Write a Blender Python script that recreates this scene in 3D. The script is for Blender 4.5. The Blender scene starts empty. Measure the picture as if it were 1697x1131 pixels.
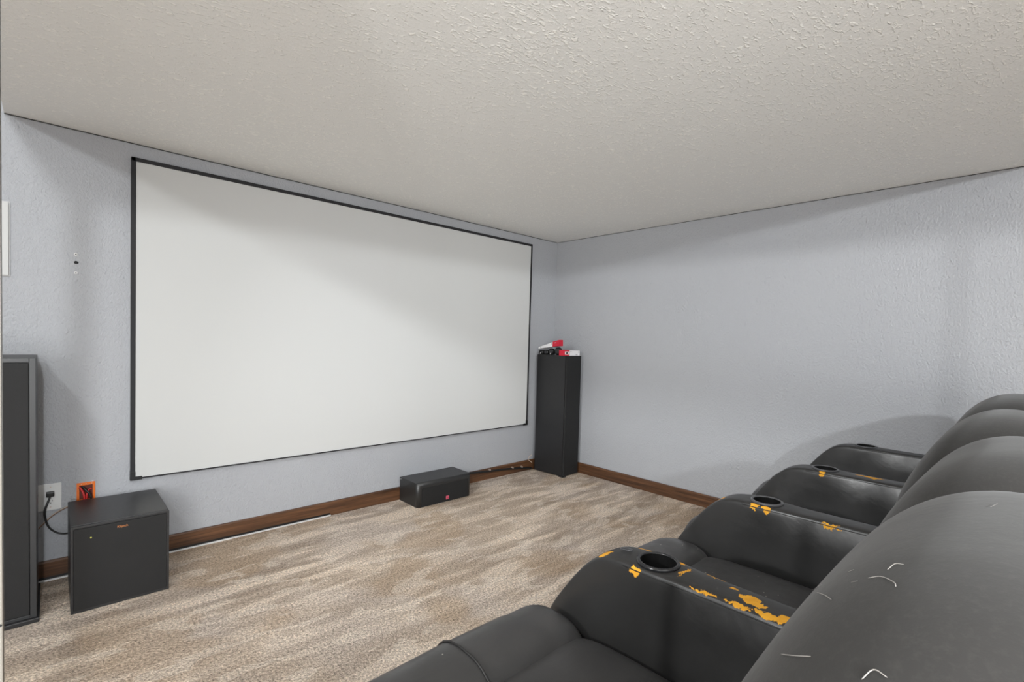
import bpy, bmesh, math, random
from mathutils import Vector, Matrix, noise as mnoise
random.seed(7)
SC = bpy.context.scene
COL = SC.collection

# ------------------------------------------------------------------ camera
CAM_LOC = Vector((-3.67314, -3.27203, 1.24880))
AX_R = Vector((0.727827, -0.684983, 0.032931))
AX_U = Vector((0.0, 0.0, 1.0))
yaw, pitch, roll = math.radians(43.278786), math.radians(-1.886576), math.radians(1.629498)
fw = Vector((math.sin(yaw)*math.cos(pitch), math.cos(yaw)*math.cos(pitch), math.sin(pitch)))
r0 = Vector((math.cos(yaw), -math.sin(yaw), 0)); u0 = r0.cross(fw)
rr = math.cos(roll)*r0 + math.sin(roll)*u0
uu = -math.sin(roll)*r0 + math.cos(roll)*u0
cd = bpy.data.cameras.new('camera'); cam = bpy.data.objects.new('camera', cd); COL.objects.link(cam)
cd.sensor_width = 36; cd.sensor_fit = 'HORIZONTAL'; cd.lens = 17.219
cd.shift_x = 0.00114; cd.shift_y = 0.01402; cd.clip_start = 0.02
cam.matrix_world = Matrix(((rr.x, uu.x, -fw.x, CAM_LOC.x), (rr.y, uu.y, -fw.y, CAM_LOC.y), (rr.z, uu.z, -fw.z, CAM_LOC.z), (0, 0, 0, 1)))
SC.camera = cam

# ------------------------------------------------------------------ world, lights, exposure
wd = bpy.data.worlds.new('world'); SC.world = wd; wd.use_nodes = True
wd.node_tree.nodes['Background'].inputs[0].default_value = (0.9, 0.95, 1.0, 1)
wd.node_tree.nodes['Background'].inputs[1].default_value = 0.3
SC.view_settings.view_transform = 'Standard'; SC.view_settings.look = 'None'
SC.view_settings.gamma = 1; SC.view_settings.use_curve_mapping = False
SC.view_settings.exposure = 0.0

def lamp(name, kind, loc, power, color, size=0.1, size_y=None, target=None, spread=None):
    ld = bpy.data.lights.new(name, kind); ld.energy = power; ld.color = color
    if kind == 'AREA':
        ld.shape = 'RECTANGLE'; ld.size = size; ld.size_y = size_y or size
        if spread: ld.spread = math.radians(spread)
    else:
        ld.shadow_soft_size = size
        if kind == 'SPOT': ld.spot_size = math.radians(spread); ld.spot_blend = 1.0
    o = bpy.data.objects.new(name, ld); COL.objects.link(o); o.location = loc
    if target is not None:
        o.rotation_euler = (Vector(target)-Vector(loc)).to_track_quat('-Z', 'Y').to_euler()
    return o
COOL = (0.95, 0.985, 1.01); NEUTRAL = (0.98, 0.985, 0.98); WARM = (1.0, 0.93, 0.83)
# taller open room behind and left of the seats: lamps, then added fills
lamp('ceiling_lamp_light', 'POINT', (-4.62, -2.22, 2.53), 58, COOL, 0.05)
lamp('spot_lamp_light', 'SPOT', (-4.62, -2.22, 2.53), 270, COOL, 0.05, spread=66, target=(-0.2, -0.7, 0.0))
lamp('ceiling_lamp_light', 'POINT', (-4.00, -6.40, 2.55), 430, COOL, 0.07)
lamp('spot_lamp_light', 'SPOT', (-8.50, -2.15, 2.62), 720, NEUTRAL, 0.09, spread=40, target=(0, -2.3, 1.0))
lamp('soft_fill_light', 'AREA', (-4.4, -4.2, 0.5), 34, NEUTRAL, 1.2, 0.6, target=(-2.7, -0.3, 2.0))  # added unseen soft fills from here on, standing in for bounced flash
lamp('soft_fill_light', 'AREA', (-4.6, -4.6, 1.4), 15, NEUTRAL, 1.5, 1.2, target=(-1.0, -0.7, 0.6), spread=70)
lamp('soft_fill_light', 'AREA', (-4.5, -3.2, 1.2), 3, NEUTRAL, 0.8, 0.8, target=(-3.3, 0, 0.3), spread=70)
lamp('soft_fill_light', 'AREA', (-5.0, -5.0, 1.1), 11, NEUTRAL, 1.5, 1.0, target=(-0.8, -0.8, 2.1), spread=60)

# ------------------------------------------------------------------ node helpers
def nmat(name):
    m = bpy.data.materials.new(name); m.use_nodes = True
    nt = m.node_tree; b = nt.nodes['Principled BSDF']
    return m, nt, b
def N(nt, t, **kw):
    n = nt.nodes.new('ShaderNode'+t)
    for k, v in kw.items():
        if k.startswith('i_'):
            key = k[2:]; key = int(key) if key.isdigit() else key.replace('_', ' ')
            n.inputs[key].default_value = v
        else: setattr(n, k, v)
    return n
def L(nt, a, b): nt.links.new(a, b)
def rgba(c): return (c[0], c[1], c[2], 1)
def noise_tex(nt, vec, scale, detail=3, rough=0.5, dist=0.0):
    n = N(nt, 'TexNoise', i_Scale=scale, i_Detail=detail, i_Roughness=rough, i_Distortion=dist)
    if vec is not None: L(nt, vec, n.inputs['Vector'])
    return n.outputs['Fac']
def coord(nt): return N(nt, 'TexCoord').outputs['Object']
def scaled(nt, vec, s, rot=(0, 0, 0)):
    m = N(nt, 'Mapping'); m.inputs['Scale'].default_value = s; m.inputs['Rotation'].default_value = rot
    L(nt, vec, m.inputs['Vector']); return m.outputs['Vector']
def ramp(nt, fac, stops, interp='LINEAR'):
    r = N(nt, 'ValToRGB'); r.color_ramp.interpolation = interp
    e = r.color_ramp.elements
    while len(e) < len(stops): e.new(0.5)
    for i, (p, c) in enumerate(stops):
        e[i].position = p; e[i].color = rgba(c) if hasattr(c, '__len__') else (c, c, c, 1)
    L(nt, fac, r.inputs['Fac']); return r.outputs['Color']
def mathn(nt, op, a, b=None):
    n = N(nt, 'Math', operation=op)
    for i, x in enumerate((a, b)):
        if x is None: continue
        if isinstance(x, (int, float)): n.inputs[i].default_value = x
        else: L(nt, x, n.inputs[i])
    return n.outputs[0]
def mix(nt, fac, a, b):
    n = N(nt, 'Mix', data_type='RGBA')
    for s, x in ((0, fac), (6, a), (7, b)):
        if isinstance(x, (int, float)): n.inputs[s].default_value = x
        elif isinstance(x, tuple): n.inputs[s].default_value = rgba(x)
        else: L(nt, x, n.inputs[s])
    return n.outputs[2]
def bump(nt, b, height, strength, dist):
    n = N(nt, 'Bump', i_Strength=strength, i_Distance=dist)
    L(nt, height, n.inputs['Height']); L(nt, n.outputs['Normal'], b.inputs['Normal'])
    return n
def simple(name, color, rough=0.5, metal=0.0, spec=0.5, nscale=None, nstr=0.1, var=0.0, vscale=6):
    m, nt, b = nmat(name)
    b.inputs['Base Color'].default_value = rgba(color); b.inputs['Roughness'].default_value = rough
    b.inputs['Metallic'].default_value = metal; b.inputs['Specular IOR Level'].default_value = spec
    c = coord(nt)
    if nscale: bump(nt, b, noise_tex(nt, c, nscale, 3), nstr, 0.002)
    if var:
        f = noise_tex(nt, c, vscale, 4)
        L(nt, mix(nt, f, tuple(x*(1-var) for x in color), tuple(min(1, x*(1+var)) for x in color)), b.inputs['Base Color'])
    return m

# ------------------------------------------------------------------ materials
def wall_paint():
    m, nt, b = nmat('grey_textured_wall_paint'); c = coord(nt)
    big = noise_tex(nt, c, 1.5, 2)
    L(nt, mix(nt, big, (0.375, 0.385, 0.41), (0.40, 0.41, 0.43)), b.inputs['Base Color'])
    b.inputs['Roughness'].default_value = 0.55; b.inputs['Specular IOR Level'].default_value = 0.35
    n1 = noise_tex(nt, scaled(nt, c, (1, 1, 0.7)), 95, 3, 0.55, 0.5)
    n2 = noise_tex(nt, c, 26, 2, 0.5, 0.8)
    k = ramp(nt, n2, [(0.60, 0.0), (0.70, 1.0)])
    h = mathn(nt, 'ADD', n1, mathn(nt, 'MULTIPLY', k, 0.22))
    bump(nt, b, h, 0.85, 0.006); return m
def ceiling_paint():
    m, nt, b = nmat('stomped_ceiling_paint'); c = coord(nt)
    b.inputs['Roughness'].default_value = 0.6; b.inputs['Specular IOR Level'].default_value = 0.35
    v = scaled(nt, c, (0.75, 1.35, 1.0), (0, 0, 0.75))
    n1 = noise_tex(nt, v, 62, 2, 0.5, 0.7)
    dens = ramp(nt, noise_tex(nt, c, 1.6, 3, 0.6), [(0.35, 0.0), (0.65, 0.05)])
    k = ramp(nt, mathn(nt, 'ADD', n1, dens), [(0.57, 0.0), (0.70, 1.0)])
    n2 = noise_tex(nt, c, 120, 2)
    h = mathn(nt, 'ADD', k, mathn(nt, 'MULTIPLY', n2, 0.45))
    L(nt, mix(nt, k, (0.80, 0.80, 0.78), (0.90, 0.895, 0.86)), b.inputs['Base Color'])  # flecks tinted lighter to imitate light caught on raised texture
    bump(nt, b, h, 0.45, 0.006); return m
def carpet():
    m, nt, b = nmat('beige_carpet_pile'); c = coord(nt)
    b.inputs['Roughness'].default_value = 0.95; b.inputs['Specular IOR Level'].default_value = 0.08
    # swept pile: long strokes along x left by a vacuum cleaner, broken into streaks
    warp = N(nt, 'TexNoise', i_Scale=2.2, i_Detail=2.0)
    L(nt, c, warp.inputs['Vector'])
    wv = N(nt, 'VectorMath', operation='MULTIPLY_ADD')
    L(nt, warp.outputs['Color'], wv.inputs[0]); wv.inputs[1].default_value = (0.30, 0.075, 0); L(nt, c, wv.inputs[2])
    s = noise_tex(nt, scaled(nt, wv.outputs[0], (0.9, 5.6, 1), (0, 0, 0.04)), 1.8, 2.5, 0.5, 0.1)
    stroke = ramp(nt, s, [(0.40, 0.0), (0.48, 0.30), (0.53, 0.42), (0.56, 0.92), (0.66, 1.0)])
    flash_grey = ramp(nt, noise_tex(nt, c, 1.1, 3, 0.6, 0.8), [(0.42, 0.0), (0.60, 1.0)])
    scuff = ramp(nt, noise_tex(nt, scaled(nt, c, (2.2, 5.0, 1), (0, 0, 0.35)), 2.0, 2, 0.5, 0.5), [(0.56, 0.0), (0.60, 1.0)])
    amt = ramp(nt, noise_tex(nt, scaled(nt, c, (1, 1, 1), (0, 0, 0.9)), 0.9, 2), [(0.40, 0.45), (0.56, 1.0)])
    stroke = mix(nt, amt, (0.5, 0.5, 0.5), stroke)
    base = mix(nt, stroke, (0.34, 0.262, 0.198), (0.75, 0.625, 0.505))
    base = mix(nt, mathn(nt, 'MULTIPLY', flash_grey, 0.55), base, (0.55, 0.475, 0.42))  # greyer flash-lit areas put into the pile colour
    warm_lit = ramp(nt, noise_tex(nt, scaled(nt, c, (1, 1.3, 1), (0, 0, 0.7)), 1.35, 2, 0.5, 0.4), [(0.53, 0.0), (0.58, 1.0)])  # brown patches paint warm-lit areas into the carpet
    base = mix(nt, mathn(nt, 'MULTIPLY', warm_lit, 0.5), base, (0.43, 0.315, 0.215))
    base = mix(nt, mathn(nt, 'MULTIPLY', scuff, 0.45), base, (0.76, 0.66, 0.56))
    pile = noise_tex(nt, c, 95, 4, 0.75)
    tuft = N(nt, 'TexVoronoi', i_Scale=170.0); L(nt, c, tuft.inputs['Vector'])
    shade = ramp(nt, pile, [(0.32, 0.36), (0.68, 1.62)])
    mul = N(nt, 'Mix', data_type='RGBA', blend_type='MULTIPLY'); mul.inputs[0].default_value = 1.0
    L(nt, base, mul.inputs[6]); L(nt, shade, mul.inputs[7])
    L(nt, mul.outputs[2], b.inputs['Base Color'])
    h = mathn(nt, 'ADD', mathn(nt, 'MULTIPLY', tuft.outputs['Distance'], -1.0), mathn(nt, 'ADD', pile, mathn(nt, 'MULTIPLY', stroke, 0.4)))
    bump(nt, b, h, 0.7, 0.008); return m
def wood(name, along):
    m, nt, b = nmat(name); c = coord(nt)
    sc = (1.2, 14, 30) if along == 'x' else (14, 1.2, 30)
    g = noise_tex(nt, scaled(nt, c, sc), 2.2, 5, 0.6, 0.6)
    g2 = noise_tex(nt, scaled(nt, c, sc), 9, 3)
    col = ramp(nt, g, [(0.30, (0.035, 0.016, 0.008)), (0.5, (0.095, 0.042, 0.019)), (0.72, (0.155, 0.072, 0.032))])
    L(nt, col, b.inputs['Base Color']); b.inputs['Roughness'].default_value = 0.42
    bump(nt, b, g2, 0.15, 0.002); return m
def black_veneer(name, color=(0.016, 0.016, 0.017), sc=(3, 3, 60), rough=0.45):
    m, nt, b = nmat(name); c = coord(nt)
    g = noise_tex(nt, scaled(nt, c, sc), 3, 5, 0.65, 0.5)
    L(nt, mix(nt, g, tuple(x*0.7 for x in color), tuple(x*1.5 for x in color)), b.inputs['Base Color'])
    b.inputs['Roughness'].default_value = rough
    bump(nt, b, g, 0.25, 0.002); return m
def leather(name, blobs=(), color=(0.021, 0.0206, 0.0203), rough=0.35, specks=0.0, wr=0.13):
    """black leather; blobs = (x, y, z, rx, ry, rz) spots where the coating has peeled to the orange backing"""
    m, nt, b = nmat(name); c = coord(nt)
    v = noise_tex(nt, c, 7, 3)
    col = mix(nt, v, tuple(x*0.8 for x in color), tuple(x*1.35 for x in color))
    rv = ramp(nt, noise_tex(nt, c, 11, 4, 0.6), [(0.3, rough-0.06), (0.7, rough+0.10)])
    rsock = rv
    if specks:
        vo = N(nt, 'TexVoronoi', i_Scale=46.0); L(nt, c, vo.inputs['Vector'])
        near = mathn(nt, 'LESS_THAN', vo.outputs['Distance'], 0.10)
        sep = N(nt, 'SeparateColor'); L(nt, vo.outputs['Color'], sep.inputs[0])
        pick = mathn(nt, 'LESS_THAN', sep.outputs[0], specks)
        col = mix(nt, mathn(nt, 'MULTIPLY', near, pick), col, (0.42, 0.40, 0.34))
    if blobs:
        nz = N(nt, 'TexNoise', i_Scale=55.0, i_Detail=4.0, i_Roughness=0.65); L(nt, c, nz.inputs['Vector'])
        w = N(nt, 'VectorMath', operation='MULTIPLY_ADD')
        sub = N(nt, 'VectorMath', operation='SUBTRACT'); L(nt, nz.outputs['Color'], sub.inputs[0]); sub.inputs[1].default_value = (0.5, 0.5, 0.5)
        L(nt, sub.outputs[0], w.inputs[0]); w.inputs[1].default_value = (0.034, 0.045, 0.02); L(nt, c, w.inputs[2])
        acc = None
        for bx, by, bz, rx, ry, rz in blobs:
            s1 = N(nt, 'VectorMath', operation='SUBTRACT'); L(nt, w.outputs[0], s1.inputs[0]); s1.inputs[1].default_value = (bx, by, bz)
            s2 = N(nt, 'VectorMath', operation='MULTIPLY'); L(nt, s1.outputs[0], s2.inputs[0]); s2.inputs[1].default_value = (1/rx, 1/ry, 1/rz)
            s3 = N(nt, 'VectorMath', operation='LENGTH'); L(nt, s2.outputs[0], s3.inputs[0])
            acc = s3.outputs['Value'] if acc is None else mathn(nt, 'MINIMUM', acc, s3.outputs['Value'])
        f = mathn(nt, 'LESS_THAN', acc, 1.0)
        oc = mix(nt, noise_tex(nt, c, 60, 2), (0.62, 0.26, 0.012), (0.86, 0.44, 0.03))
        col = mix(nt, f, col, oc)
        rsock = mathn(nt, 'MAXIMUM', rv, mathn(nt, 'MULTIPLY', f, 0.8))
    L(nt, col, b.inputs['Base Color']); L(nt, rsock, b.inputs['Roughness'])
    b.inputs['Specular IOR Level'].default_value = 0.5
    fine = noise_tex(nt, c, 160, 3, 0.6); wide = noise_tex(nt, c, 9, 3, 0.55, 0.7)
    bump(nt, b, mathn(nt, 'ADD', mathn(nt, 'MULTIPLY', fine, 0.07), wide), wr, 0.012); return m
def faded():
    m, nt, b = nmat('faded_matte_black_upholstery'); c = coord(nt)
    v = noise_tex(nt, c, 5, 4, 0.6); f = noise_tex(nt, c, 120, 3, 0.7)
    col = mix(nt, v, (0.019, 0.018, 0.017), (0.030, 0.028, 0.026))
    col = mix(nt, ramp(nt, f, [(0.5, 0.0), (0.8, 0.4)]), col, (0.055, 0.051, 0.047))
    L(nt, col, b.inputs['Base Color']); b.inputs['Roughness'].default_value = 0.78
    b.inputs['Specular IOR Level'].default_value = 0.35
    b.inputs['Sheen Weight'].default_value = 0.15; b.inputs['Sheen Roughness'].default_value = 0.5
    h = mathn(nt, 'ADD', mathn(nt, 'MULTIPLY', f, 0.1), noise_tex(nt, c, 6, 3, 0.5, 0.6))
    bump(nt, b, h, 0.22, 0.012); return m

M = {}
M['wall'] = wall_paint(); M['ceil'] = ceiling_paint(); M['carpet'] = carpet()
M['wood_x'] = wood('dark_stained_wood_back', 'x'); M['wood_y'] = wood('dark_stained_wood_right', 'y')
M['cream'] = simple('cream_gloss_paint', (0.17, 0.157, 0.135), 0.4, var=0.05)
M['screen'] = simple('matte_white_screen_fabric', (0.55, 0.555, 0.548), 0.9, spec=0.1)
M['frame'] = simple('black_velvet_frame', (0.012, 0.012, 0.014), 0.7)
M['white'] = simple('white_plastic', (0.68, 0.68, 0.67), 0.35)
M['panelwhite'] = simple('satin_white_paint', (0.52, 0.52, 0.51), 0.5)
M['dark'] = simple('black_plastic', (0.008, 0.008, 0.008), 0.4)
M['slot'] = simple('dark_slot', (0.01, 0.01, 0.01), 0.8)
M['veneer'] = black_veneer('black_ash_veneer')
M['veneer_top'] = black_veneer('black_ash_veneer_top', (0.020, 0.020, 0.020), (4, 40, 40), 0.38)
M['grille'] = simple('black_grille_cloth', (0.0075, 0.0075, 0.0078), 0.75, nscale=420, nstr=0.35, var=0.25, vscale=9)
M['satin'] = simple('satin_black_paint', (0.014, 0.014, 0.015), 0.42, nscale=90, nstr=0.05, var=0.15)
M['trimgrey'] = simple('worn_black_edge', (0.022, 0.023, 0.025), 0.4)
M['orange'] = simple('orange_plastic', (0.80, 0.17, 0.012), 0.4)
M['redcable'] = simple('red_cable_sheath', (0.55, 0.02, 0.02), 0.4)
M['copper'] = simple('copper_letters', (0.70, 0.28, 0.10), 0.35, 0.3)
M['led'] = simple('amber_indicator', (0.75, 0.70, 0.12), 0.4)
M['redlogo'] = simple('pinkish_red_badge', (0.60, 0.10, 0.16), 0.4)
M['redink'] = simple('dark_red_ink', (0.35, 0.01, 0.03), 0.5)
M['redbox'] = simple('red_card', (0.55, 0.01, 0.035), 0.45)
M['whitebox'] = simple('white_card', (0.76, 0.75, 0.76), 0.5)
M['steel'] = simple('bare_metal_strip', (0.70, 0.70, 0.71), 0.35, 0.2)
M['wirewhite'] = simple('cream_wire', (0.62, 0.52, 0.42), 0.5)
M['wiregrey'] = simple('clear_speaker_wire', (0.46, 0.40, 0.34), 0.4)
M['wirebrown'] = simple('copper_side_wire', (0.16, 0.075, 0.04), 0.4)
M['ring'] = simple('reflection_grey_ring', (0.075, 0.075, 0.08), 0.34)  # grey reflection on the farther rings put into their colour
M['ringdark'] = simple('black_cup_ring', (0.02, 0.02, 0.022), 0.22)
M['cup'] = simple('black_cup_well', (0.004, 0.004, 0.004), 0.75, spec=0.15)
M['faded'] = faded()
M['thread'] = simple('dark_seam_piping', (0.016, 0.015, 0.015), 0.5)
M['hair'] = simple('pale_hair', (0.34, 0.32, 0.30), 0.6)
M['joint'] = simple('dark_joint_shade', (0.06, 0.06, 0.058), 0.9)
M['nail'] = simple('nail_head', (0.55, 0.45, 0.38), 0.4, 0.6)
M['plaster'] = simple('grey_plaster', (0.55, 0.55, 0.55), 0.8)

# ------------------------------------------------------------------ mesh helpers
def rootloc(p):
    while p is not None and p.parent is not None: p = p.parent
    return p.location.copy() if p is not None else Vector((0, 0, 0))
def obj(name, bm, mat, parent=None, smooth=False, origin=None, rotz=0.0):
    """bm in world coordinates; origin (or the parent thing's base) becomes local zero"""
    o0 = rootloc(parent) if parent is not None else Vector(origin or (0, 0, 0))
    bmesh.ops.translate(bm, verts=bm.verts, vec=-o0)
    bmesh.ops.recalc_face_normals(bm, faces=bm.faces)
    me = bpy.data.meshes.new(name); bm.to_mesh(me); bm.free()
    for mt in (mat if isinstance(mat, (list, tuple)) else [mat]): me.materials.append(mt)
    if smooth:
        for p in me.polygons: p.use_smooth = True
    o = bpy.data.objects.new(name, me); COL.objects.link(o)
    if parent is not None: o.parent = parent
    else: o.location = o0
    return o
def tag(o, label=None, cat=None, group=None, kind=None):
    if label: o['label'] = label
    if cat: o['category'] = cat
    if group: o['group'] = group
    if kind: o['kind'] = kind
    return o
def thing(name, label, cat, loc, group=None, rotz=0):
    o = bpy.data.objects.new(name, None); COL.objects.link(o); o.location = loc
    o.rotation_euler = (0, 0, rotz); o.empty_display_size = 0.05
    return tag(o, label, cat, group)
def struct(name, bm, mat, smooth=False): return tag(obj(name, bm, mat, smooth=smooth), kind='structure')
def box(bm, x0, x1, y0, y1, z0, z1, bev=0.0, seg=2):
    vs = [bm.verts.new((x, y, z)) for x in (x0, x1) for y in (y0, y1) for z in (z0, z1)]
    fs = [bm.faces.new([vs[i] for i in q]) for q in ((0, 1, 3, 2), (4, 6, 7, 5), (0, 4, 5, 1), (2, 3, 7, 6), (0, 2, 6, 4), (1, 5, 7, 3))]
    if bev:
        es = list({e for f in fs for e in f.edges})
        bmesh.ops.bevel(bm, geom=es, offset=bev, segments=seg, affect='EDGES', profile=0.7)
    return bm
def B(*a, **k): return box(bmesh.new(), *a, **k)
def tube(bm, pts, r, n=8, closed=False):
    pts = [Vector(p) for p in pts]; rings = []; m = len(pts); prev = None
    rs = r if hasattr(r, '__len__') else [r]*m
    for i, p in enumerate(pts):
        if closed: t = (pts[(i+1) % m]-pts[i-1])
        else: t = pts[min(i+1, m-1)]-pts[max(i-1, 0)]
        t.normalize()
        if prev is None:
            a = Vector((0, 0, 1)) if abs(t.z) < 0.9 else Vector((1, 0, 0))
            u = t.cross(a).normalized()
        else: u = (prev - t*prev.dot(t)).normalized()
        prev = u; w = t.cross(u)
        rings.append([bm.verts.new(p+rs[i]*(math.cos(2*math.pi*k/n)*u+math.sin(2*math.pi*k/n)*w)) for k in range(n)])
    for i in range(m if closed else m-1):
        a, b = rings[i], rings[(i+1) % m]
        for k in range(n): bm.faces.new((a[k], a[(k+1) % n], b[(k+1) % n], b[k]))
    if not closed:
        bm.faces.new(rings[0][::-1]); bm.faces.new(rings[-1])
    return bm
def spline(pts, k=8):
    pts = [Vector(p) for p in pts]; out = []
    P = [pts[0]*2-pts[1]]+pts+[pts[-1]*2-pts[-2]]
    for i in range(1, len(P)-2):
        for j in range(k):
            t = j/k; a, b, c, d = P[i-1:i+3]
            out.append(0.5*((2*b)+(c-a)*t+(2*a-5*b+4*c-d)*t*t+(3*b-a-3*c+d)*t**3))
    out.append(pts[-1]); return out
def loft(bm, rings, cap=True):
    R = [[bm.verts.new(p) for p in r] for r in rings]; n = len(R[0])
    for a, b in zip(R, R[1:]):
        for k in range(n): bm.faces.new((a[k], a[(k+1) % n], b[(k+1) % n], b[k]))
    if cap: bm.faces.new(R[0][::-1]); bm.faces.new(R[-1])
    return bm
def cyl(bm, c, r, axis, h, n=20, r2=None):
    """solid cylinder from c along axis for h"""
    ax = Vector(axis).normalized(); a = Vector((0, 0, 1)) if abs(ax.z) < 0.9 else Vector((1, 0, 0))
    u = ax.cross(a).normalized(); w = ax.cross(u); c = Vector(c)
    return loft(bm, [[c+ax*s*h+(r if s == 0 else (r2 or r))*(math.cos(2*math.pi*k/n)*u+math.sin(2*math.pi*k/n)*w) for k in range(n)] for s in (0, 1)])
def spow(x, e): return math.copysign(abs(x)**e, x)
def sbox(c, a, n1=5, n2=5, nu=56, nv=32, warp=None):
    """soft cushion: superellipsoid whose long axis is x (n1 rounds the yz section, n2 the ends)"""
    bm = bmesh.new(); rings = []
    for i in range(nv+1):
        ph = -math.pi/2+math.pi*i/nv
        x = a[0]*spow(math.sin(ph), 2/n2); s = max(1e-4, abs(math.cos(ph))**(2/n2))
        rg = []
        for k in range(nu):
            th = 2*math.pi*k/nu
            p = Vector((c[0]+x, c[1]+a[1]*s*spow(math.cos(th), 2/n1), c[2]+a[2]*s*spow(math.sin(th), 2/n1)))
            rg.append(warp(p) if warp else p)
        rings.append(rg)
    loft(bm, rings); bmesh.ops.remove_doubles(bm, verts=bm.verts, dist=1e-5); return bm
def subsurf(o, lv=1):
    md = o.modifiers.new('sub', 'SUBSURF'); md.levels = lv; md.render_levels = lv

# ------------------------------------------------------------------ the setting
CH = 2.22
bm = B(-10, 0.0, -9, 0.0, -0.1, 0.0); struct('floor', bm, M['carpet'])
struct('wall_back', B(-10, 0.12, 0.0, 0.12, -0.1, 3.3), M['wall'])
struct('wall_right', B(0.0, 0.12, -9, 0.0, -0.1, 3.3), M['wall'])
struct('wall_left', B(-10.12, -10, -9, 0.12, -0.1, 3.3), M['wall'])
struct('wall_front', B(-10, 0.12, -9.12, -9, -0.1, 3.3), M['wall'])
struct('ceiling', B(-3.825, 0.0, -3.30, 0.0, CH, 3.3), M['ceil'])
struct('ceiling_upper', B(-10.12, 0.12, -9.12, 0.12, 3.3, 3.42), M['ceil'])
# baseboards: plank with eased top edge, in two lengths on the right wall
def plank(axis, a, b, z0=0.012, h=0.096, t=0.016):
    bm = bmesh.new()
    prof = [(0.0, z0), (t, z0), (t, h-0.008), (t-0.005, h), (0.0, h)]
    if axis == 'x': loft(bm, [[(x, -d, z) for d, z in prof] for x in (a, b)])
    else: loft(bm, [[(-d, y, z) for d, z in prof] for y in (a, b)])
    return bm
bm = plank('x', -10, -2.27, 0.019); bm2 = plank('x', -2.27, 0.0, 0.0)
me = bpy.data.meshes.new('t'); bm2.to_mesh(me); bm.from_mesh(me); bm2.free(); bpy.data.meshes.remove(me)
struct('baseboard_back', bm, M['wood_x'])
bm = plank('y', -9, -0.585, 0.0); bm2 = plank('y', -0.5838, -0.017, 0.0)
me = bpy.data.meshes.new('t'); bm2.to_mesh(me); bm.from_mesh(me); bm2.free(); bpy.data.meshes.remove(me)
struct('baseboard_right', bm, M['wood_y'])
struct('trim_1', B(-4.6, -2.27, -0.026, -0.016, 0.0, 0.0075, 0.001), M['steel'])
struct('gap_shade_back', B(-4.6, -2.27, -0.012, 0.0, 0.0, 0.0185), M['dark'])  # dark filler painting the shade in the gap under the baseboard
# cream post at the left edge of the opening
bm = bmesh.new(); box(bm, -3.772, -3.7060, -2.622, -2.602, 0.0, CH-0.001, 0.001)
post = struct('trim_2', bm, M['cream'])
for sz in (1.321, 0.967): obj('screw', cyl(bmesh.new(), (-3.7078, -2.622, sz), 0.0013, (0, -1, 0), 0.0006, 10), M['slot'], post)
# dark strips painting the shaded gap between the walls and the ceiling
struct('joint_shade_back', B(-3.824, -0.006, -0.004, 0.0, CH-0.0045, CH-0.0005), M['joint'])
struct('joint_shade_right', B(-0.003, 0.0, -3.299, -0.004, CH-0.0035, CH-0.0005), M['joint'])

# ------------------------------------------------------------------ projector screen
SX0, SX1, SZ0, SZ1 = -3.3635, -0.374, 0.4438, 2.1431
scr = thing('projector_screen', 'large white fixed projector screen with thin black frame on the grey wall', 'projector screen', (-1.87, 0, 1.29))
f = 0.020
obj('screen_surface', B(SX0+f*0.6, SX1-f*0.6, -0.021, -0.016, SZ0+0.006, SZ1-f*0.6), M['screen'], scr)
for nm, a in (('frame_rail', (SX0, SX1, SZ1-f, SZ1)), ('frame_rail', (SX0, SX1, SZ0, SZ0+0.007)), ('frame_rail', (SX0, SX0+f, SZ0, SZ1)), ('frame_rail', (SX1-0.016, SX1, SZ0, SZ1))):
    obj(nm, B(a[0], a[1], -0.026, -0.001, a[2], a[3], 0.002), M['frame'], scr)
for sx, d in ((SX0, 1), (SX1, -1)):
    bm = bmesh.new()
    x = sorted((sx-0.002*d, sx+0.05*d)); box(bm, x[0], x[1], -0.029, -0.004, SZ0-0.004, SZ0+0.014, 0.0015)
    x = sorted((sx-0.002*d, sx+0.021*d)); box(bm, x[0], x[1], -0.0288, -0.0042, SZ0-0.004, SZ0+0.042, 0.0015)
    obj('corner_bracket', bm, M['dark'], scr)

# ------------------------------------------------------------------ speakers
def tower(name, label, x0, x1, y0, y1, h, group=None, foot=True, rot=0.0):
    cx, cy = (x0+x1)/2, (y0+y1)/2
    t = thing(name, label, 'speaker', (cx, cy, 0), group)
    obj('cabinet', B(x0, x1, y0+0.018, y1, 0.02, h, 0.004), M['satin'], t)
    obj('grille', B(x0+0.022, x1-0.022, y0, y0+0.0185, 0.035, h-0.02, 0.004), M['grille'], t)
    bm = bmesh.new()
    for a in ((x0, x0+0.02, 0.02, h), (x1-0.02, x1, 0.02, h), (x0+0.02, x1-0.02, h-0.016, h), (x0+0.02, x1-0.02, 0.02, 0.034)):
        box(bm, a[0], a[1], y0+0.001, y0+0.0185, a[2], a[3], 0.002)
    obj('front_frame', bm, M['trimgrey'], t)
    obj('plinth', B(x0-0.008, x1+0.008, y0-0.012, y1-0.01, 0.0, 0.0195, 0.004), M['satin'], t)
    t.rotation_euler.z = rot
    return t
tower('tower_speaker', 'tall black tower speaker at the left edge beside the wall outlet', -3.955, -3.716, -0.443, -0.06, 1.113)
t = thing('tower_speaker', 'tall plain black tower speaker in the far corner with boxes on top', 'speaker', (-0.165, -0.22, 0))
obj('cabinet', B(-0.28, -0.055, -0.372, -0.045, 0.008, 1.113, 0.003), M['satin'], t)
obj('grille', B(-0.277, -0.058, -0.392, -0.3725, 0.010, 1.111, 0.004), M['grille'], t)
obj('badge', B(-0.155, -0.12, -0.3945, -0.3921, 0.068, 0.076), M['thread'], t)
obj('foot', B(-0.29, -0.24, -0.395, -0.34, 0.0, 0.0078), M['trimgrey'], t)
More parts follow.
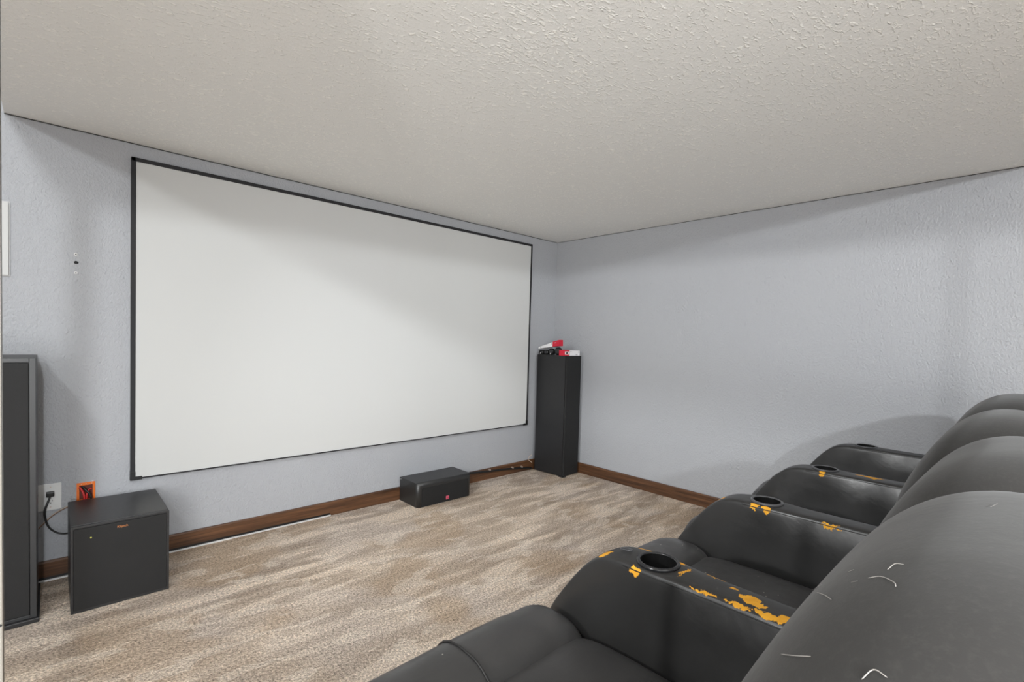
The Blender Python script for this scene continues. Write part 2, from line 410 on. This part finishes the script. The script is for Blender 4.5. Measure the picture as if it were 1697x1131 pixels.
t.rotation_euler.z = math.radians(4)

# subwoofer
sw = thing('subwoofer', 'black cube subwoofer with copper lettering on the carpet under the orange box', 'subwoofer', (-3.435, -0.26, 0))
X0, X1, Y0, Y1, H = -3.611, -3.258, -0.478, -0.045, 0.383
obj('cabinet', B(X0, X1, Y0+0.022, Y1, 0.006, H, 0.003), [M['veneer_top']], sw)
obj('grille', B(X0+0.010, X1-0.010, Y0, Y0+0.0215, 0.012, H-0.012, 0.003), M['grille'], sw)
bm = bmesh.new()
for a in ((X0, X0+0.0095, 0.0, H-0.002), (X1-0.0095, X1, 0.0, H-0.002), (X0+0.0095, X1-0.0095, H-0.0115, H-0.002), (X0+0.0095, X1-0.0095, 0.0, 0.0115)):
    box(bm, a[0], a[1], Y0+0.004, Y0+0.0218, a[2], a[3], 0.0015)
obj('front_frame', bm, M['veneer'], sw)
obj('foot', B(X0+0.05, X1-0.05, Y0+0.08, Y1-0.05, 0.0, 0.0058), M['dark'], sw)
obj('indicator_light', cyl(bmesh.new(), (-3.544, Y0-0.0002, 0.325), 0.003, (0, -1, 0), 0.002, 10), M['led'], sw)
def text(body, size, loc, rot, mat, name, parent, ext=0.0008, sx=1.0, bold=False):
    cu = bpy.data.curves.new(name, 'FONT'); cu.body = body; cu.size = size; cu.extrude = ext
    cu.align_x = 'CENTER'; cu.align_y = 'CENTER'
    o = bpy.data.objects.new(name, cu); COL.objects.link(o)
    dg = bpy.context.evaluated_depsgraph_get(); dg.update()
    me = bpy.data.meshes.new_from_object(o.evaluated_get(dg)); bpy.data.objects.remove(o)
    me.transform(Matrix.Diagonal((sx, 1, 1, 1)))
    me.materials.clear(); me.materials.append(mat)
    q = bpy.data.objects.new(name, me); COL.objects.link(q); q.parent = parent
    q.location = Vector(loc)-rootloc(parent) if parent else loc; q.rotation_euler = rot
    return q
text('Klipsch', 0.0135, (-3.434, Y0-0.0008, 0.3505), (math.pi/2, 0, 0), M['copper'], 'brand_lettering', sw)

# centre speaker with rounded front edges
cs = thing('center_speaker', 'low black center speaker lying on the carpet below the screen', 'speaker', (-1.487, -0.14, 0))
X0, X1, Y0, Y1, H = -1.733, -1.240, -0.270, -0.020, 0.177
bm = bmesh.new(); box(bm, X0, X1, Y0, Y1, 0.0, H)
es = [e for e in bm.edges if all(abs(v.co.y-Y0) < 1e-4 for v in e.verts) and not all(v.co.z < 0.01 for v in e.verts) or (all(abs(v.co.y-Y0) < 1e-4 for v in e.verts) and abs(e.verts[0].co.z-e.verts[1].co.z) > 0.05)]
bmesh.ops.bevel(bm, geom=list(set(es)), offset=0.030, segments=6, affect='EDGES', profile=0.5)
oo = obj('cabinet', bm, M['veneer_top'], cs)
for p in oo.data.polygons: p.use_smooth = len(p.vertices) <= 5 and p.area < 0.008
obj('grille', B(X0+0.034, X1-0.034, Y0-0.003, Y0-0.0002, 0.004, H-0.036, 0.001), M['grille'], cs)
bd = obj('badge', B(-1.484, -1.458, Y0-0.0052, Y0-0.0031, 0.018, 0.044), M['redlogo'], cs)
obj('emblem', bmesh.ops and tube(bmesh.new(), [(-1.478, Y0-0.0056, 0.024), (-1.472, Y0-0.0056, 0.038), (-1.466, Y0-0.0056, 0.030), (-1.464, Y0-0.0056, 0.024)], 0.0018, 6), M['redink'], bd)
for xx, zz in ((X0+0.0, 0.165),): obj('grille_pin', cyl(bmesh.new(), (xx-0.0005, -0.035, zz), 0.003, (-1, 0, 0), 0.002, 8), M['white'], cs)

# ------------------------------------------------------------------ cables and sockets
def cable(name, label, pts, r, mat, k=8, cat='cable'):
    pp = spline(pts, k); o = obj(name, tube(bmesh.new(), pp, r, 8), mat, None, True, origin=pp[0]); return tag(o, label, cat)
ra = cable('speaker_cable', 'thick black cable running along the baseboard from center speaker to corner tower', [(-1.242, -0.05, 0.120), (-1.04, -0.030, 0.093), (-0.80, -0.030, 0.072), (-0.629, -0.030, 0.060), (-0.45, -0.030, 0.040), (-0.31, -0.034, 0.020)], 0.0095, M['dark'])
for px, pz in ((-0.84, 0.078), (-0.56, 0.053), (-0.44, 0.041)):
    obj('clip', B(px-0.006, px+0.006, -0.042, -0.018, pz+0.004, pz+0.016, 0.001), M['nail'], ra)
cable('loose_wire', 'thin pale wire loop sticking out beside the corner tower speaker', [(-0.318, -0.04, 0.150), (-0.345, -0.03, 0.130), (-0.350, -0.03, 0.105), (-0.325, -0.032, 0.085), (-0.306, -0.036, 0.070)], 0.0028, M['wirewhite'])
pl = thing('wall_outlet', 'white double gang wall outlet plate between the tower speaker and the orange box', 'outlet', (-3.698, 0, 0.41))
obj('cover_plate', B(-3.763, -3.633, -0.006, 0.0, 0.3445, 0.4755, 0.003), M['white'], pl)
for cx in (-3.673, -3.724):
    rc = obj('receptacle', B(cx-0.0165, cx+0.0165, -0.0085, -0.0055, 0.374, 0.445, 0.001), M['white'], pl)
    for cz in (0.427, 0.392):
        bm = bmesh.new()
        for dx in (-0.0065, 0.0065): box(bm, cx+dx-0.001, cx+dx+0.001, -0.0092, -0.0084, cz-0.004, cz+0.004)
        cyl(bm, (cx, -0.0084, cz-0.011), 0.0028, (0, -1, 0), 0.0008, 10)
        obj('slots', bm, M['slot'], rc)
for cz in (0.3605, 0.459): obj('plate_screw', cyl(bmesh.new(), (-3.673, -0.006, cz), 0.0028, (0, -1, 0), 0.001, 10), M['nail'], pl)
pc = thing('power_cord', 'black power cord plugged into the white outlet and drooping to the subwoofer', 'cord', (-3.674, -0.0095, 0.432))
obj('plug', B(-3.689, -3.659, -0.036, -0.0095, 0.417, 0.440, 0.005), M['dark'], pc)
obj('cord', tube(bmesh.new(), spline([(-3.674, -0.030, 0.420), (-3.684, -0.040, 0.390), (-3.694, -0.044, 0.355), (-3.692, -0.044, 0.318), (-3.680, -0.044, 0.275), (-3.655, -0.044, 0.243), (-3.625, -0.048, 0.229), (-3.600, -0.038, 0.226), (-3.58, -0.030, 0.226)], 8), 0.0042, 8), M['dark'], pc, True)
sp = thing('speaker_wire', 'two-tone brown and clear speaker wire behind the black power cord', 'wire', (-3.66, -0.012, 0.31))
for dz, mt, nm in ((0.0, 'wiregrey', 'clear_strand'), (-0.0045, 'wirebrown', 'brown_strand')):
    obj(nm, tube(bmesh.new(), spline([(-3.76, -0.012, 0.215+dz), (-3.719, -0.012, 0.265+dz), (-3.67, -0.012, 0.318+dz), (-3.638, -0.012, 0.340+dz), (-3.598, -0.012, 0.357+dz), (-3.56, -0.012, 0.366+dz)], 8), 0.0026, 8), M[mt], sp, True)
ob = thing('junction_box', 'open orange low voltage box in the wall above the subwoofer', 'junction box', (-3.541, 0, 0.43))
bm = bmesh.new(); bx0, bx1, bz0, bz1 = -3.577, -3.505, 0.36, 0.459; w = 0.010
for a in ((bx0, bx1, bz1-0.014, bz1), (bx0, bx1, bz0, bz0+0.014), (bx0, bx0+w, bz0+0.014, bz1-0.014), (bx1-w, bx1, bz0+0.014, bz1-0.014)):
    box(bm, a[0], a[1], -0.005, 0.0, a[2], a[3], 0.001)
obj('flange', bm, M['orange'], ob)
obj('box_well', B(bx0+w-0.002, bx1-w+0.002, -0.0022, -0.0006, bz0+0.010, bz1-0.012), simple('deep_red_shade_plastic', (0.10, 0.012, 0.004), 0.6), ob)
for sx in (-0.018, 0.0, 0.022): obj('screw', cyl(bmesh.new(), (-3.541+sx, -0.005, bz1-0.007), 0.0022, (0, -1, 0), 0.001, 8), M['nail'], ob)
obj('red_cable', tube(bmesh.new(), spline([(-3.566, -0.006, 0.438), (-3.556, -0.014, 0.42), (-3.549, -0.02, 0.395), (-3.548, -0.02, 0.37)], 6), 0.005, 8), M['redcable'], ob, True)
obj('black_cable', tube(bmesh.new(), spline([(-3.556, -0.007, 0.441), (-3.545, -0.018, 0.425), (-3.530, -0.024, 0.405), (-3.52, -0.024, 0.37)], 6), 0.005, 8), M['dark'], ob, True)
obj('red_cable', tube(bmesh.new(), spline([(-3.520, -0.006, 0.425), (-3.532, -0.012, 0.419), (-3.538, -0.016, 0.40), (-3.54, -0.016, 0.37)], 6), 0.004, 8), M['redcable'], ob, True)

# white panel at the far left, wall anchors and the hole between them
wp = thing('wall_panel', 'white flat panel hanging on the wall above the left tower speaker', 'panel', (-3.96, 0, 1.65))
obj('door', B(-4.10, -3.812, -0.018, -0.006, 1.478, 1.815, 0.003), M['panelwhite'], wp)
obj('frame', B(-4.106, -3.807, -0.006, 0.0, 1.474, 1.819, 0.002), M['plaster'], wp)
for z, lab in ((1.609, 'small white screw anchor in the grey wall above the dark hole'), (1.517, 'small white screw anchor in the grey wall below the dark hole')):
    a = thing('wall_anchor', lab, 'anchor', (-3.579, 0, z))
    obj('collar', cyl(bmesh.new(), (-3.579, 0, z), 0.0075, (0, -1, 0), 0.0025, 14, 0.006), M['white'], a)
    obj('screw_hole', cyl(bmesh.new(), (-3.579, -0.0025, z), 0.0025, (0, -1, 0), 0.0004, 10), M['slot'], a)
bm = bmesh.new()
pts = [(0.011*(0.75+0.35*random.random())*math.cos(a*0.7), 0.008*(0.75+0.4*random.random())*math.sin(a*0.7)) for a in range(9)]
loft(bm, [[(-3.578+x, yy, 1.569+z) for x, z in pts] for yy in (0.0, -0.0012)])
tag(obj('wall_hole', bm, M['slot'], None, origin=(-3.578, 0, 1.569)), 'ragged dark hole in the grey wall between two white anchors', 'hole')

# ------------------------------------------------------------------ things on the corner tower
TZ = 1.1135
def slab_thing(name, label, cat, c, dims, rotz, roty, parts, group=None):
    t = thing(name, label, cat, c, group); t.rotation_euler = (0, roty, rotz)
    for nm, (x0, x1, y0, y1, z0, z1), mt in parts:
        obj(nm, B(c[0]+x0, c[0]+x1, c[1]+y0, c[1]+y1, c[2]+z0, c[2]+z1, 0.0012), mt, t)
    return t
slab_thing('small_box', 'flat white carton with red end lying along the front of the corner tower top', 'box', (-0.185, -0.355, TZ), None, 0, 0, [
    ('carton', (-0.037, 0.112, -0.03, 0.03, 0, 0.047), M['whitebox']), ('sleeve', (-0.108, -0.0372, -0.032, 0.032, 0, 0.051), M['redbox']),
    ('label', (-0.102, -0.045, -0.0334, -0.0322, 0.010, 0.038), M['whitebox']), ('barcode', (-0.088, -0.062, -0.0342, -0.0335, 0.017, 0.031), M['slot']),
    ('print', (0.055, 0.080, -0.0310, -0.0302, 0.007, 0.010), M['slot']), ('mark', (-0.020, -0.010, -0.0310, -0.0302, 0.031, 0.040), M['trimgrey']),
    ('print', (0.092, 0.104, -0.0310, -0.0302, 0.030, 0.036), M['trimgrey'])])
pk = thing('packet', 'white tapered packet with bright red end leaning over the black gadgets', 'packet', (-0.245, -0.19, TZ+0.06))
def wedge(ya, za0, za1, yb, zb0, zb1, hx):
    return loft(bmesh.new(), [[(-0.245-hx, y, TZ+z0), (-0.245-hx*0.86, y, TZ+z1), (-0.245+hx*0.86, y, TZ+z1), (-0.245+hx, y, TZ+z0)] for y, z0, z1 in ((ya, za0, za1), (yb, zb0, zb1))])
obj('wrapper', wedge(-0.040, 0.052, 0.068, -0.222, 0.078, 0.121, 0.026), M['whitebox'], pk)
obj('red_end', wedge(-0.2222, 0.077, 0.124, -0.300, 0.086, 0.142, 0.031), M['redbox'], pk)
obj('mark', cyl(bmesh.new(), (-0.2692, -0.205, TZ+0.103), 0.004, (-1, 0, 0), 0.0015, 10), M['slot'], pk)
obj('mark', cyl(bmesh.new(), (-0.2692, -0.072, TZ+0.064), 0.004, (-1, 0, 0), 0.0015, 10), M['slot'], pk)
obj('print', B(-0.2735, -0.2725, -0.268, -0.250, TZ+0.105, TZ+0.116), M['whitebox'], pk)
for i, (py, s, lab) in enumerate(((-0.068, 0.021, 'small black rounded gadget at the back end of the row on the corner tower'),
                                  (-0.128, 0.023, 'second black gadget from the back under the white tapered packet'),
                                  (-0.192, 0.030, 'black gadget with a light sticker in the middle of the tower top row'),
                                  (-0.272, 0.037, 'tallest black gadget under the red end of the tapered packet'))):
    px = -0.243
    g = thing('gadget', lab, 'gadget', (px, py, TZ), 'black gadgets on the corner tower')
    obj('case', sbox((px, py, TZ+s), (0.030, 0.030, s), 3.0, 2.6, 24, 16), M['dark'], g, True)
    obj('lens', cyl(bmesh.new(), (px-0.026, py-0.010, TZ+s), s*0.55, (-1, -0.35, 0), 0.005, 18), M['ringdark'], g)
    if i in (0, 2): obj('glint', B(px-0.0335, px-0.0315, py-0.012, py-0.003, TZ+0.008, TZ+0.015), M['whitebox'], g)  # white dab painting a highlight on the black case

# ------------------------------------------------------------------ recliners
ARM_T = 0.70
APROF = [(-2.300, 0.36, 0.030), (-2.315, 0.425, 0.044), (-2.345, 0.490, 0.050), (-2.395, 0.560, 0.053), (-2.445, 0.627, 0.054), (-2.490, 0.672, 0.055),
         (-2.535, 0.694, 0.057), (-2.59, 0.700, 0.061), (-2.655, 0.700, 0.062), (-2.71, 0.699, 0.058), (-2.77, 0.697, 0.051), (-2.86, 0.697, 0.050), (-2.96, 0.697, 0.049), (-3.06, 0.698, 0.048), (-3.10, 0.66, 0.036)]
def arm_mesh(cx, mat, root, hole=True):
    bm = bmesh.new(); rings = []
    for y, zt, w in APROF:
        wm = max(w+0.004, 0.0665)
        half = [(0.0, zt), (w*0.6, zt-0.001), (w*0.90, zt-0.004), (w*0.99, zt-0.010), (w+0.002, zt-0.022), (w*0.4+wm*0.6, zt-0.055), (wm, zt-0.11*(zt/0.7)),
                (wm, zt*0.62), (wm-0.006, zt*0.42), (wm-0.010, 0.20), (wm-0.012, 0.09), (w*0.7, 0.085), (0, 0.085)]
        ring = [(cx+x, y, z) for x, z in half]+[(cx-x, y, z) for x, z in reversed(half[1:-1])]
        rings.append(ring)
    loft(bm, rings)
    o = obj('armrest', bm, mat, root, True); subsurf(o, 2)
    if hole:
        cut = obj('cutter', cyl(bmesh.new(), (cx, -2.652, 0.60), 0.0445, (0, 0, 1), 0.2, 40), mat, root)
        md = o.modifiers.new('cup', 'BOOLEAN'); md.operation = 'DIFFERENCE'; md.object = cut; md.solver = 'EXACT'
        dg = bpy.context.evaluated_depsgraph_get(); dg.update()
        me = bpy.data.meshes.new_from_object(o.evaluated_get(dg)); old = o.data
        o.modifiers.clear(); o.data = me; bpy.data.meshes.remove(old); bpy.data.objects.remove(cut)
        for p in me.polygons: p.use_smooth = True
    return o
def piping_at(cx, side):
    pts = []
    for y, zt, w in APROF[7:-1]:
        pts.append((cx+side*(w+0.0005), y, zt-0.0135))
    return pts
def arm(cx, root, blobs=(), ringmat='ring', switch=False, name='leather'):
    mt = leather('black_leather_armrest_'+name, [(b[0]-root.location.x, b[1]-root.location.y, b[2], *b[3:]) for b in blobs])
    a = arm_mesh(cx, mt, root)
    obj('piping', tube(bmesh.new(), spline(piping_at(cx, -1), 4), 0.0014, 6), M['thread'], a, True)
    obj('piping', tube(bmesh.new(), spline(piping_at(cx, 1), 4), 0.0014, 6), M['thread'], a, True)
    # cup holder: raised rim and a deep well
    c = Vector((cx, -2.652, 0)); n = 40
    def turned(prof):
        bm = bmesh.new()
        R = [[bm.verts.new((c.x+r*math.cos(2*math.pi*k/n), c.y+r*math.sin(2*math.pi*k/n), z)) for k in range(n)] for r, z in prof]
        for q, t in zip(R, R[1:]+R[:1]):
            for k in range(n): bm.faces.new((q[k], q[(k+1) % n], t[(k+1) % n], t[k]))
        return bm
    ch = obj('cup_holder', turned([(0.0435, 0.700), (0.0445, 0.7035), (0.049, 0.7045), (0.053, 0.7025), (0.0545, 0.697), (0.0440, 0.694)]), M[ringmat], a, True)
    obj('cup_well', turned([(0.0428, 0.626), (0.0432, 0.7015), (0.0440, 0.7015), (0.0443, 0.624)]), M['cup'], ch)
    obj('cup_floor', cyl(bmesh.new(), (cx, -2.652, 0.619), 0.0442, (0, 0, 1), 0.005, 32), M['cup'], ch)
    if switch:
        bm = bmesh.new(); pp = []
        for k in range(24):
            t = 2*math.pi*k/24; lx = 0.011*math.cos(t)+(0.010 if math.cos(t) > 0 else -0.010); ly = 0.008*math.sin(t)
            pp.append((cx+0.002+ly*0.85, -2.558-lx*0.8, 0.7015+(0.0 if lx > 0 else lx*0.22)))
        tube(bm, pp, 0.0016, 6, True); obj('recline_switch', bm, M['ring'], a, True)
    return a
BPROF = [(-3.000, 0.40), (-2.985, 0.52), (-2.988, 0.62), (-3.003, 0.72), (-3.033, 0.81), (-3.068, 0.89), (-3.108, 0.965), (-3.155, 1.020), (-3.212, 1.057), (-3.275, 1.070), (-3.340, 1.060),
         (-3.400, 1.02), (-3.435, 0.94), (-3.445, 0.80), (-3.425, 0.60), (-3.39, 0.40), (-3.34, 0.22), (-3.28, 0.14), (-3.15, 0.14), (-3.05, 0.25)]
def back_mesh(x0, x1, top=1.0, seed=0, dy=0.0):
    bm = bmesh.new(); c = Vector((0, -3.22, 0.66)); n = 26; cx = (x0+x1)/2; hw = (x1-x0)/2; rings = []
    for i in range(n+1):
        ph = -math.pi/2+math.pi*i/n; u = spow(math.sin(ph), 2/3.4); s = max(0.02, abs(math.cos(ph))**(2/3.4))
        s = 0.10+0.90*s
        rg = []
        for y, z in BPROF:
            zz = z if z < 0.75 else 0.75+(z-0.75)*top
            crown = 0.006*(1-u*u)
            p = Vector((cx+hw*u, c.y+dy+(y-c.y)*s, c.z+(zz+crown*(1 if z > 0.8 else 0)-c.z)*s))
            d = mnoise.noise(Vector((p.x*4+seed, p.y*4, p.z*4)))*0.006
            rg.append(p+Vector((0, d, d)))
        rings.append(rg)
    return loft(bm, rings)
def recliner(x0, x1, label, arm_blobs, ringmat, seat_blobs=(), switch=False, left_arm=False, right=None, top=1.0, specks=0.0, seed=0, bol_top=0.525, dy=0.0):
    """x0, x1: centres of the arms on either side"""
    cx = (x0+x1)/2; g = 0.068
    r = thing('theater_recliner', label, 'recliner', (cx, -2.85, 0), 'row of black leather theater recliners')
    a, b = x0+g, x1-g; hw = (b-a)/2; mx = (a+b)/2
    lm = leather('black_leather_seat_%d' % seed, [(q[0]-cx, q[1]+2.85, q[2], *q[3:]) for q in seat_blobs], specks=specks, color=(0.043, 0.042, 0.0422))
    def seatw(p):
        k = max(0, 1-((p.x-mx)/hw)**2)
        if p.z > 0.42: p.z += 0.022*k*(0.4+0.6*math.sin(min(1, max(0, (-p.y-2.45)/0.6))*math.pi))
        return p
    obj('seat_cushion', sbox((mx, -2.79, 0.40), (hw+0.0005, 0.34, 0.085), 6, 9, 64, 36, seatw), lm, r, True)
    def bolw(p):
        k = max(0, 1-((p.x-mx)/hw)**2)
        if p.z > 0.3: p.z += 0.012*k+0.004*math.sin(p.x*37+seed)*max(0, (p.z-0.4))*8
        p.y += 0.006*mnoise.noise(Vector((p.x*9, p.z*6, seed)))
        return p
    bo = obj('front_bolster', sbox((mx, -2.405, bol_top-0.215), (hw, 0.135, 0.205), 2.7, 8, 64, 48, bolw), lm, r, True)
    def seam(xs):
        pts = []
        for k in range(17):
            th = math.radians(-20+200*k/16); zc = bol_top-0.215
            p = Vector((xs, -2.405+0.1375*spow(math.cos(th), 2/2.7)*-1, zc+0.2075*spow(math.sin(th), 2/2.7)))
            pts.append(bolw(p))
        return pts
    for fx in (0.0,):
        obj('stitched_seam', tube(bmesh.new(), seam(mx+fx), 0.003, 6), M['thread'], bo, True)
    obj('base', B(x0+0.07, x1+0.05, -3.30, -2.38, 0.03, 0.30, 0.02), M['dark'], r)
    for fx in (a+0.05, b-0.05):
        for fy in (-2.45, -3.22): obj('foot', cyl(bmesh.new(), (fx, fy, 0.0), 0.02, (0, 0, 1), 0.032, 16), M['dark'], r)
    bk = obj('backrest', back_mesh(x0+0.068, x1+0.064, top, seed*3.1, dy), M['faded'], r, True); subsurf(bk, 2)
    arm(x1, r, arm_blobs, ringmat, switch, 'right_%d' % seed)
    if left_arm: arm(x0, r, (), 'ringdark', False, 'outer')
    return r
Z = 0.70
A1 = [(-2.590, -2.512, 0.685, 0.020, 0.016, 0.03), (-2.626, -2.622, Z, 0.012, 0.018, 0.03), (-2.506, -2.592, Z, 0.012, 0.030, 0.03), (-2.502, -2.632, Z, 0.009, 0.034, 0.03), (-2.512, -2.690, Z, 0.011, 0.014, 0.03),
      (-2.513, -2.785, Z, 0.009, 0.030, 0.03), (-2.54, -2.832, Z, 0.005, 0.007, 0.03), (-2.604, -2.79, 0.701, 0.0050, 0.04, 0.013), (-2.603, -2.865, 0.701, 0.0075, 0.035, 0.013),
      (-2.562, -2.876, Z, 0.020, 0.020, 0.03), (-2.575, -2.898, Z, 0.012, 0.014, 0.03), (-2.598, -2.925, 0.701, 0.012, 0.034, 0.014), (-2.588, -2.958, 0.701, 0.014, 0.022, 0.014), (-2.555, -2.72, Z, 0.030, 0.0025, 0.03)]
A2 = [(-1.880, -2.630, Z, 0.011, 0.014, 0.03), (-1.880, -2.668, Z, 0.010, 0.014, 0.03), (-1.84, -2.50, 0.675, 0.012, 0.016, 0.03), (-1.79, -2.44, 0.615, 0.020, 0.010, 0.03), (-1.870, -2.86, 0.69, 0.0035, 0.03, 0.02)]
A3 = [(-1.160, -2.655, Z, 0.011, 0.013, 0.03), (-1.092, -2.815, Z, 0.010, 0.055, 0.03), (-1.098, -2.830, Z, 0.022, 0.014, 0.03)]
S2 = [(-1.25, -2.43, 0.56, 0.12, 0.006, 0.05), (-1.165, -2.47, 0.54, 0.012, 0.02, 0.05)]
recliner(-3.40, -2.56, 'black leather recliner nearest the camera with faded back and most peeled armrest', A1, 'ringdark', (), True, True, seed=0, specks=0.03)
recliner(-2.56, -1.82, 'black leather recliner second from the camera with dust specks on its seat', A2, 'ring', (), seed=1, specks=0.35, dy=0.0, top=0.95)
recliner(-1.82, -1.10, 'black leather recliner third from the camera with one yellow star shaped peel on its armrest', A3, 'ring', S2, seed=2, top=0.97, bol_top=0.545, dy=0.036)
recliner(-1.10, -0.30, 'black leather recliner farthest from the camera beside the grey right wall', (), 'ring', (), seed=3, top=1.0, bol_top=0.545, dy=0.035)

# ------------------------------------------------------------------ pale hairs caught on the nearest backrest
HAIRS = [[(-3.109, -3.175, 1.032), (-3.111, -3.185, 1.038), (-3.128, -3.197, 1.043), (-3.137, -3.2, 1.043)], [(-3.099, -3.188, 1.042), (-3.089, -3.192, 1.046), (-3.093, -3.199, 1.049)],
         [(-3.228, -3.195, 1.0), (-3.222, -3.201, 1.008), (-3.227, -3.21, 1.009)], [(-3.173, -3.123, 0.96), (-3.189, -3.138, 0.973), (-3.2, -3.154, 0.985)],
         [(-3.073, -3.125, 0.986), (-3.105, -3.14, 1.0), (-3.128, -3.151, 1.008)], [(-2.991, -3.1, 0.951), (-3.046, -3.123, 0.985)],
         [(-2.869, -3.247, 1.068), (-2.849, -3.252, 1.069)], [(-3.065, -3.15, 1.015), (-3.069, -3.156, 1.021)], [(-3.104, -3.161, 1.021), (-3.108, -3.167, 1.026)]]
for hp in HAIRS:
    pp = spline(hp, 5) if len(hp) > 2 else [Vector(q) for q in hp]
    tag(obj('pet_hair', tube(bmesh.new(), pp, [0.0002]+[0.00048]*(len(pp)-2)+[0.0002], 6), M['hair'], None, True, origin=hp[0]),
        'fine pale hair strand lying on the faded backrest of the nearest recliner', 'hair', 'pale hairs on the nearest backrest')
